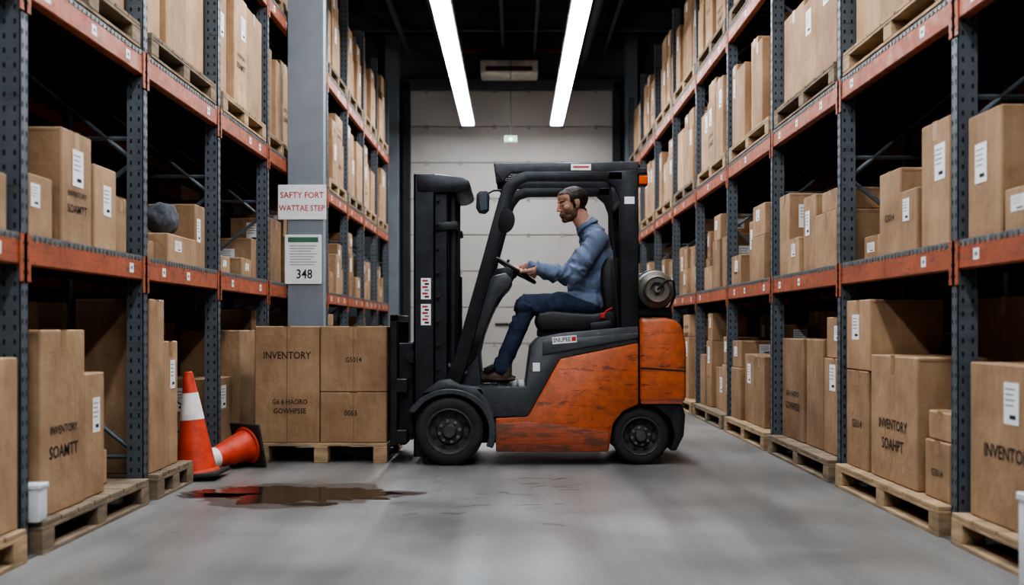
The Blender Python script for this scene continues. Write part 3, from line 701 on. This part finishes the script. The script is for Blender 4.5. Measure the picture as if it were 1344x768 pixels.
# LPG tank
b = MB(); tx, tz = F(862, 0, 7.5)[0], F(0, 380, 7.5)[1]
b.lathe([(0, .03), (.05, .03), (.05, .0), (.085, -.0), (.085, .05), (.1, .055), (.128, .07), (.138, .11), (.138, .72), (.12, .77), (.06, .79), (0, .795)], (tx, 7.47, tz), (0, 1, 0), TANK, 36)
b.lathe([(.08, .0), (.088, -.012), (.096, 0), (.096, .06)], (tx, 7.47, tz), (0, 1, 0), TANK, 36)
b.cyl((tx, 7.46, tz), (tx, 7.5, tz), .022, GALV, n=10); b.cyl((tx+.02, 7.45, tz+.03), (tx+.02, 7.5, tz+.03), .014, BLACK, n=8)
for y in (7.68, 8.05): b.torus((tx, y, tz), (0, 1, 0), .14, .009, BLACK)
b.box((tx-.13, 7.6, tz-.19), (tx+.12, 8.15, tz-.125), BLACK, .01)
b.box((tx-.16, 7.62, tz-.19), (tx-.13, 8.13, tz+.03), BLACK, .006)
b.tube([(tx, 7.46, tz), (tx+.06, 7.44, tz+.06), (tx+.115, 7.48, tz+.06), (tx+.135, 7.54, tz-.04), (tx+.09, 7.6, tz-.16)], .008, VINYL)
b.obj('lpg_tank', fk)
# mirrors, lamps
b = MB(); y = 7.46
b.tube([P3(664, 250, y), P3(648, 250, y), P3(636, 256, y-.02)], .008, BLACK)
b.prism(poly([(626, 256), (630, 252), (640, 252), (643, 258), (642, 278), (637, 282), (629, 281), (625, 274)], y), y-.06, y-.03, BLACK, .008)
b.prism(poly([(629, 258), (639, 256), (640, 276), (631, 278)], y), y-.064, y-.058, MIRR)
b.tube([P3(655, 266, y), P3(662, 272, y-.02)], .007, BLACK)
T = Matrix.Translation(P3(664, 290, y-.04)) @ Matrix.Rotation(math.radians(8), 4, 'Y')
b.lathe([(0, -.012), (.05, -.01), (.075, .0), (.07, .006), (0, .006)], (0, 0, 0), (1, 0, 0), BLACK, 24, T @ Matrix.Diagonal((1.6, .45, 1.15, 1)) @ Matrix.Rotation(.5, 4, 'Z'))
b.obj('mirrors', fk)
b = MB(); b.box(tuple(P3(838, 244, 7.44)), tuple(P3(848, 228, 7.52)), BLACK, .005); b.box(tuple(P3(839, 242, 7.42)), tuple(P3(850, 231, 7.44)), AMBER, .006)
b.box(tuple(P3(836, 229, 7.44)), tuple(P3(848, 222, 7.5)), BLACK, .004); b.obj('turn_signal', fk)
b = MB(); T = FT('F', (F(741, 0)[0], 7.414, F(0, 446)[1])) @ Matrix.Rotation(math.radians(5), 4, 'Z')
b.quad(T, .17, .05, LABEL); b.text('SNUPEE', .042, T @ Matrix.Translation((-.018, 0, .001)), INKB, .85); b.quad(T @ Matrix.Translation((.065, 0, 0)), .03, .03, RED, .001)
b.quad(FT('F', (F(704, 0)[0], 7.425, F(0, 482)[1])), .05, .06, LABEL); b.obj('stickers', fk)

# ---------------------------------------------------------------- driver
dr = empty('forklift_driver', (.5, 7.92, .95))
def usphere(nu, nv):
    vs = [(0, 0, 1)]
    for j in range(1, nv):
        t = math.pi*j/nv
        for i in range(nu): a = 2*math.pi*i/nu; vs.append((math.sin(t)*math.cos(a), math.sin(t)*math.sin(a), math.cos(t)))
    vs.append((0, 0, -1)); L = len(vs)-1; fs = []
    for i in range(nu):
        j = (i+1) % nu; fs.append((0, 1+i, 1+j)); fs.append((L, L-nu+j, L-nu+i))
        for k in range(nv-2):
            a = 1+k*nu; fs.append((a+i, a+nu+i, a+nu+j, a+j))
    return np.array(vs), fs
US = {k: usphere(*k) for k in ((24, 16), (14, 9))}
class Blob:
    def __init__(s): s.v = []; s.f = []; s.n = 0; s.seg = []
    def put(s, key, mtx):
        v, f = US[key]; m = np.array(mtx); s.v.append(v @ m[:3, :3].T+m[:3, 3]); o = s.n
        s.f += [tuple(i+o for i in q) for q in f]; s.n += len(v)
    def ell(s, c, r, rot=None, tag=None, T=None):
        m = Matrix.Translation(Vector(c))
        if rot: m = m @ rot.to_4x4()
        m = m @ Matrix.Diagonal((r[0], r[1], r[2], 1))
        if T: m = T @ m
        s.put((24, 16), m)
        cc = (T @ Vector(c)) if T else Vector(c)
        if tag: s.seg.append((cc, cc, min(r), min(r), tag))
    def cap(s, p0, p1, r0, r1, tag=None, T=None):
        p0 = Vector(p0); p1 = Vector(p1)
        if T: p0 = T @ p0; p1 = T @ p1; k = T.to_scale().x; r0 *= k; r1 *= k
        L = (p1-p0).length; n = max(2, int(L/(min(r0, r1)*.4)))
        for i in range(n+1):
            t = i/n; r = r0+(r1-r0)*t; s.put((14, 9), Matrix.Translation(p0.lerp(p1, t)) @ Matrix.Diagonal((r, r, r, 1)))
        if tag: s.seg.append((p0, p1, r0, r1, tag))
    def build(s, name, voxel, mats, classify=None, smooth=3, parent=None, disp=None, paint=None):
        me = bpy.data.meshes.new(name); me.from_pydata(np.concatenate(s.v).tolist(), [], s.f); o = bpy.data.objects.new(name, me); scene.collection.objects.link(o)
        m = o.modifiers.new('r', 'REMESH'); m.mode = 'VOXEL'; m.voxel_size = voxel; m.use_smooth_shade = True
        if smooth:
            m = o.modifiers.new('s', 'SMOOTH'); m.factor = .5; m.iterations = smooth
        dg = bpy.context.evaluated_depsgraph_get(); me2 = bpy.data.meshes.new_from_object(o.evaluated_get(dg)); bpy.data.objects.remove(o)
        cs = [v.co.copy() for v in me2.vertices]
        if paint:
            at = me2.color_attributes.new('paint', 'FLOAT_COLOR', 'POINT'); at.data.foreach_set('color', [x for c in cs for x in paint(c)])
        if disp:
            ns = [v.normal.copy() for v in me2.vertices]; gi = s.near(cs)
            for i, v in enumerate(me2.vertices): v.co = cs[i]+ns[i]*disp(cs[i], gi[i])
        me2.materials.clear()
        for mt in mats: me2.materials.append(mt)
        if classify:
            cs = [p.center.copy() for p in me2.polygons]; gi = s.near(cs)
            me2.polygons.foreach_set('material_index', [classify(c, k) for c, k in zip(cs, gi)])
        me2.polygons.foreach_set('use_smooth', [True]*len(me2.polygons))
        o = bpy.data.objects.new(name, me2); scene.collection.objects.link(o)
        if parent: o.parent = parent; o.location = -parent.location
        return o
    def near(s, cs):
        if not s.seg: return [None]*len(cs)
        c = np.array(cs); D = []
        for p0, p1, r0, r1, t in s.seg:
            a = np.array(p0); d = np.array(p1)-a; L = d @ d
            k = np.clip(((c-a) @ d)/L, 0, 1) if L > 0 else np.zeros(len(c))
            D.append(np.linalg.norm(c-(a+k[:, None]*d), axis=1)-(r0+(r1-r0)*k))
        return [s.seg[i] for i in np.argmin(np.array(D), axis=0)]
V = Vector; YC = 7.92
B = Blob()
B.ell((.605, YC, 1.46), (.145, .19, .17), Matrix.Rotation(math.radians(-10), 3, 'Y'), 'shirt')
B.ell((.555, YC, 1.25), (.155, .165, .14), None, 'shirt')
B.ell((.61, YC, 1.33), (.145, .17, .2), None, 'shirt')
B.ell((.595, YC, 1.15), (.155, .18, .09), None, 'shirt')
B.cap((.60, 7.79, 1.595), (.60, 8.05, 1.595), .088, .088, 'shirt')
B.cap((.575, YC, 1.665), (.60, 7.78, 1.615), .066, .07, 'shirt'); B.cap((.575, YC, 1.665), (.60, 8.06, 1.615), .066, .07, 'shirt')
B.cap((.585, YC, 1.63), (.545, YC, 1.70), .088, .076, 'shirt')
B.cap((.555, YC, 1.66), (.475, YC, 1.80), .066, .063, 'skin')
WN = V((.17, 7.70, 1.385)); WF = V((.1, 8.13, 1.43))
for s, w in ((-1, WN), (1, WF)):
    sh = V((.595, YC+s*.18, 1.59)); el = V((.435, YC+s*.25, 1.345))
    if s > 0: el = V((.40, YC+.26, 1.36))
    B.cap(sh, el, .078, .064, 'shirt'); cuff = w+(el-w)*.10
    B.cap(el, cuff, .060, .043, 'shirt'); B.cap(cuff, w, .029, .027, 'skin')
    B.cap(w+(el-w)*.11, w+(el-w)*.2, .046, .046, 'shirt')
    hip = V((.56, YC+s*.10, 1.135)); kn = V((.095, YC+s*.16, 1.13)); an = V((-.085, YC+s*.16, .69))
    B.cap(hip, kn, .095, .076, 'jeans'); B.cap(kn, kn+V((-.015, 0, -.03)), .076, .076, 'jeans'); B.cap(kn+V((0, 0, -.02)), an, .074, .060, 'jeans')
    B.cap(an, an+V((-.01, 0, -.03)), .064, .064, 'jeans')
B.cap((.60, 7.86, 1.13), (.60, 7.98, 1.13), .10, .10, 'jeans')
def ridge(p): return 1-2*min(1, abs(noise.noise(p))*2.2)
def dsp(c, g):
    if g[4] == 'skin': return 0
    ax = (g[1]-g[0])
    ax = ax.normalized() if ax.length > .12 else V((.15, 0, 1))
    a = c.dot(ax); q = c-ax*a
    w = V((noise.noise(c*5), noise.noise(c*5+V((7, 0, 0))), noise.noise(c*5+V((0, 9, 0)))))*.06
    f = ridge((ax*a*9+q*3.5)+w*9)
    f2 = ridge((ax*a*17+q*6)+w*14+V((5, 5, 5)))
    m = max(0, noise.noise(c*4+V((3, 1, 2)))*1.6+.5)
    k = .013 if g[4] == 'shirt' else .009
    return k*f*m+k*.45*f2*m+.005*noise.noise(c*7)+.002*noise.noise(c*30)+(.003 if g[4] == 'shirt' else 0)
def cls(c, g):
    t = g[4]
    if t == 'skin': return 2
    if c.x > .34: return 0 if c.z > 1.225-.40*(c.x-.34)+.008*noise.noise(c*15) else 1
    return 0 if t == 'shirt' else 1
B.build('body', .007, [SHIRT, JEANS, SKIN], cls, 4, dr, dsp)
# folded collar
Kc = Blob(); kn_ = V((-.5, 0, 1)).normalized(); kx = V((1, 0, .5)).normalized(); kc = V((.530, YC, 1.732))
for i in range(40):
    a = 2*math.pi*i/40; r = .074
    p = kc+kx*math.cos(a)*r+V((0, 1, 0))*math.sin(a)*r
    drop = .022+.038*max(0, -math.cos(a))**3
    if abs(a-math.pi) < .12: continue
    Kc.cap(p, p-kn_*drop+(p-kc).normalized()*.014, .0075, .006)
Kc.build('shirt_collar', .0045, [SHIRT], None, 2, dr)
# hands
def hand_mesh(a0, w, sgn, name):
    B = Blob(); bases = []
    for i in range(4):
        a = math.radians(a0)+sgn*(i-1.5)*.0215/SR*-1
        e = sd*math.cos(a)+sl*math.sin(a); rp = SC+e*SR; k = (.92, 1.03, 1, .82)[i]
        p0 = rp+e*.048+sn*.024; p1 = rp+e*.012*k+sn*.034; p2 = rp-e*.026*k+sn*.016; p3 = rp-e*.022*k-sn*.012*k
        B.cap(p0, p1, .0112, .0102); B.cap(p1, p2, .0102, .0092); B.cap(p2, p3, .0092, .0078); bases.append(p0)
        B.cap(w.lerp(p0, .25), p0, .017, .0122)
    pc = (bases[0]+bases[3])/2
    B.cap(w, w.lerp(pc, .6), .025, .022)
    a = math.radians(a0)+sgn*.30; e = sd*math.cos(a)+sl*math.sin(a); rp = SC+e*SR
    t0 = w.lerp(bases[0], .3); t1 = rp+e*.04+sn*.008
    t1 = t0.lerp(t1, .75)
    B.cap(t0, t1, .017, .013); B.cap(t1, rp+e*.022+sn*.004, .013, .011); B.cap(rp+e*.022+sn*.004, rp-e*.012+sn*.02, .011, .009)
    B.build(name, .0033, [SKIN], None, 2, dr)
hand_mesh(58, WN, 1, 'hand_near'); hand_mesh(-85, WF, -1, 'hand_far')
# shoes
for s, nm in ((-1, 'shoe_near'), (1, 'shoe_far')):
    y = YC+s*.16; B2 = Blob(); x = -.085
    B2.cap((x+.02, y, .66), (x+.02, y, .62), .05, .048); B2.cap((x+.02, y, .615), (x-.1, y-.005, .606), .045, .044); B2.cap((x-.1, y-.005, .604), (x-.175, y-.01, .598), .044, .034)
    B2.ell((x-.05, y, .585), (.15, .045, .026))
    B2.build(nm, .006, [SHOE, SOLE], lambda c, g: 1 if c.z < .582 else 0, 2, dr)
# head
HT = Matrix.Translation((.425, YC, 1.872)) @ Matrix.Rotation(math.radians(180+20), 4, 'Z') @ Matrix.Rotation(math.radians(10), 4, 'Y') @ Matrix.Scale(1.14, 4)
HI = HT.inverted(); Hd = Blob(); E = lambda c, r, rot=None: Hd.ell(c, r, rot, None, HT)
RY = lambda d: Matrix.Rotation(math.radians(d), 3, 'Y'); RZ = lambda d: Matrix.Rotation(math.radians(d), 3, 'Z')
E((-.020, 0, .034), (.094, .073, .078)); E((.025, 0, -.012), (.060, .060, .086)); E((.045, 0, .050), (.041, .055, .042))
E((.022, 0, -.070), (.056, .052, .036), RY(14)); E((.060, 0, -.092), (.022, .026, .018)); E((.066, 0, -.058), (.022, .032, .028))
E((.071, 0, .027), (.016, .046, .011))
for s in (1, -1):
    E((.052, s*.040, -.016), (.026, .020, .022), RZ(-20*s)); E((.0, s*.049, -.052), (.038, .013, .036), RY(-18))
    E((-.010, s*.074, .000), (.015, .006, .028), Matrix.Rotation(math.radians(12), 3, 'Y')); E((-.016, s*.078, .004), (.011, .005, .023)); E((-.004, s*.072, -.022), (.008, .006, .010))
    E((.092, s*.0105, -.028), (.010, .008, .0075))
    E((.0705, s*.031, .0105), (.0125, .0165, .0062), RY(20)); E((.0705, s*.031, -.0065), (.0115, .0155, .0045), RY(-15))
Hd.cap((.080, 0, .020), (.098, 0, -.016), .0085, .0095, None, HT); E((.099, 0, -.024), (.012, .0105, .0095))
E((.083, 0, -.0515), (.011, .022, .0050)); E((.081, 0, -.0620), (.011, .019, .0058))
Hd.cap((-.03, 0, -.04), (-.06, 0, -.12), .055, .055, None, HT)
cS, cH, cB, cL = (Vector(C(c)[:3]) for c in ((200, 154, 132), (56, 44, 36), (96, 70, 58), (168, 112, 102)))
def sm(a, b, x): t = max(0, min(1, (x-a)/(b-a))); return t*t*(3-2*t)
def masks(p):
    x, y, z = p; ay = abs(y); n = .005*noise.noise(p*50)+.003*noise.noise(p*110)
    ear = sm(.066, .069, ay)*sm(-.032, -.028, x)*(1-sm(.004, .008, x))*sm(-.038, -.034, z)*(1-sm(.028, .031, z))
    top = z-(.070-.22*max(0, .05-x)) if x > .03 else 1
    h = 0
    if z > .015: h = max(h, sm(-.003, .004, min(top, .080-x)+n) if x > .03 else sm(-.004, .004, .034-x+n))
    h = max(h, sm(-.004, .006, min(-.018-x, z+.058-.3*max(0, x+.1))+n))
    h = max(h, sm(.044, .052, ay)*sm(-.030, -.020, z)*(1-sm(.014, .020, x+n))*sm(-.03, -.02, x))
    brow = sm(.011, .015, ay)*(1-sm(.044, .050, ay))*sm(.060, .064, x)*sm(.0215, .0245, z)*(1-sm(.0300, .0335, z))
    edge = -.036-.34*max(0, x-.058)+.30*max(0, .04-x)
    bd = sm(-.006, .008, edge-z+n)*sm(-.014, .0, x)*(1-sm(.108, .122, -z))
    mou = sm(.070, .076, x)*sm(-.047, -.042, z)*(1-sm(-.040, -.036, z))*(1-sm(.020, .028, ay))
    lip = sm(.074, .078, x)*(1-sm(.016, .021, ay))*sm(-.069, -.066, z)*(1-sm(-.050, -.047, z))
    return ear, h*(1-ear), brow, max(bd, mou*.8)*(1-ear), lip
def paint(c):
    p = HI @ c; e, h, br, bd, lp = masks(p); col = cS.copy()
    col = col.lerp(Vector(C((206, 138, 120))[:3]), .35*sm(.05, .09, p.x)*(1-sm(.0, .02, abs(p.z+.02))))
    col = col.lerp(cB, bd*.84); col = col.lerp(cL, lp*.85); col = col.lerp(cH, max(h, br*.85))
    return (*col, 1)
def hdsp(c, g):
    p = HI @ c; e, h, br, bd, lp = masks(p)
    return h*(.0065+.0025*noise.noise(p*70))+br*.001+bd*.0018
Hd.build('head', .0028, [FACE], None, 2, dr, hdsp, paint)
b = MB()
for s in (1, -1):
    for c, r, mt in (((.0675, s*.031, .002), .0122, EYEW), ((.0755, s*.0318, .000), .0058, IRIS)):
        bm = bmesh.new(); bmesh.ops.create_uvsphere(bm, u_segments=16, v_segments=10, radius=r, matrix=Matrix.Translation(c)); b.bm(bm, mt, True, HT)
b.obj('eyes', dr, 180)

# ---------------------------------------------------------------- world, camera
w = bpy.data.worlds.new('World'); scene.world = w; w.use_nodes = True
w.node_tree.nodes['Background'].inputs[0].default_value = (.5, .6, .7, 1); w.node_tree.nodes['Background'].inputs[1].default_value = .05
cd = bpy.data.cameras.new('camera'); cam = bpy.data.objects.new('camera', cd); scene.collection.objects.link(cam)
cam.location = (0, 0, H); cam.rotation_euler = (math.radians(90), 0, 0)
cd.sensor_width = 36; cd.lens = FPX/1344*36; cd.shift_x = -3/1344; cd.shift_y = 46/1344
cd.dof.use_dof = True; cd.dof.focus_distance = 7.6; cd.dof.aperture_fstop = 1.6; cd.clip_end = 100
scene.camera = cam
try:
    scene.view_settings.view_transform = 'AgX'; scene.view_settings.look = 'AgX - High Contrast'
except Exception as ex: print(ex)
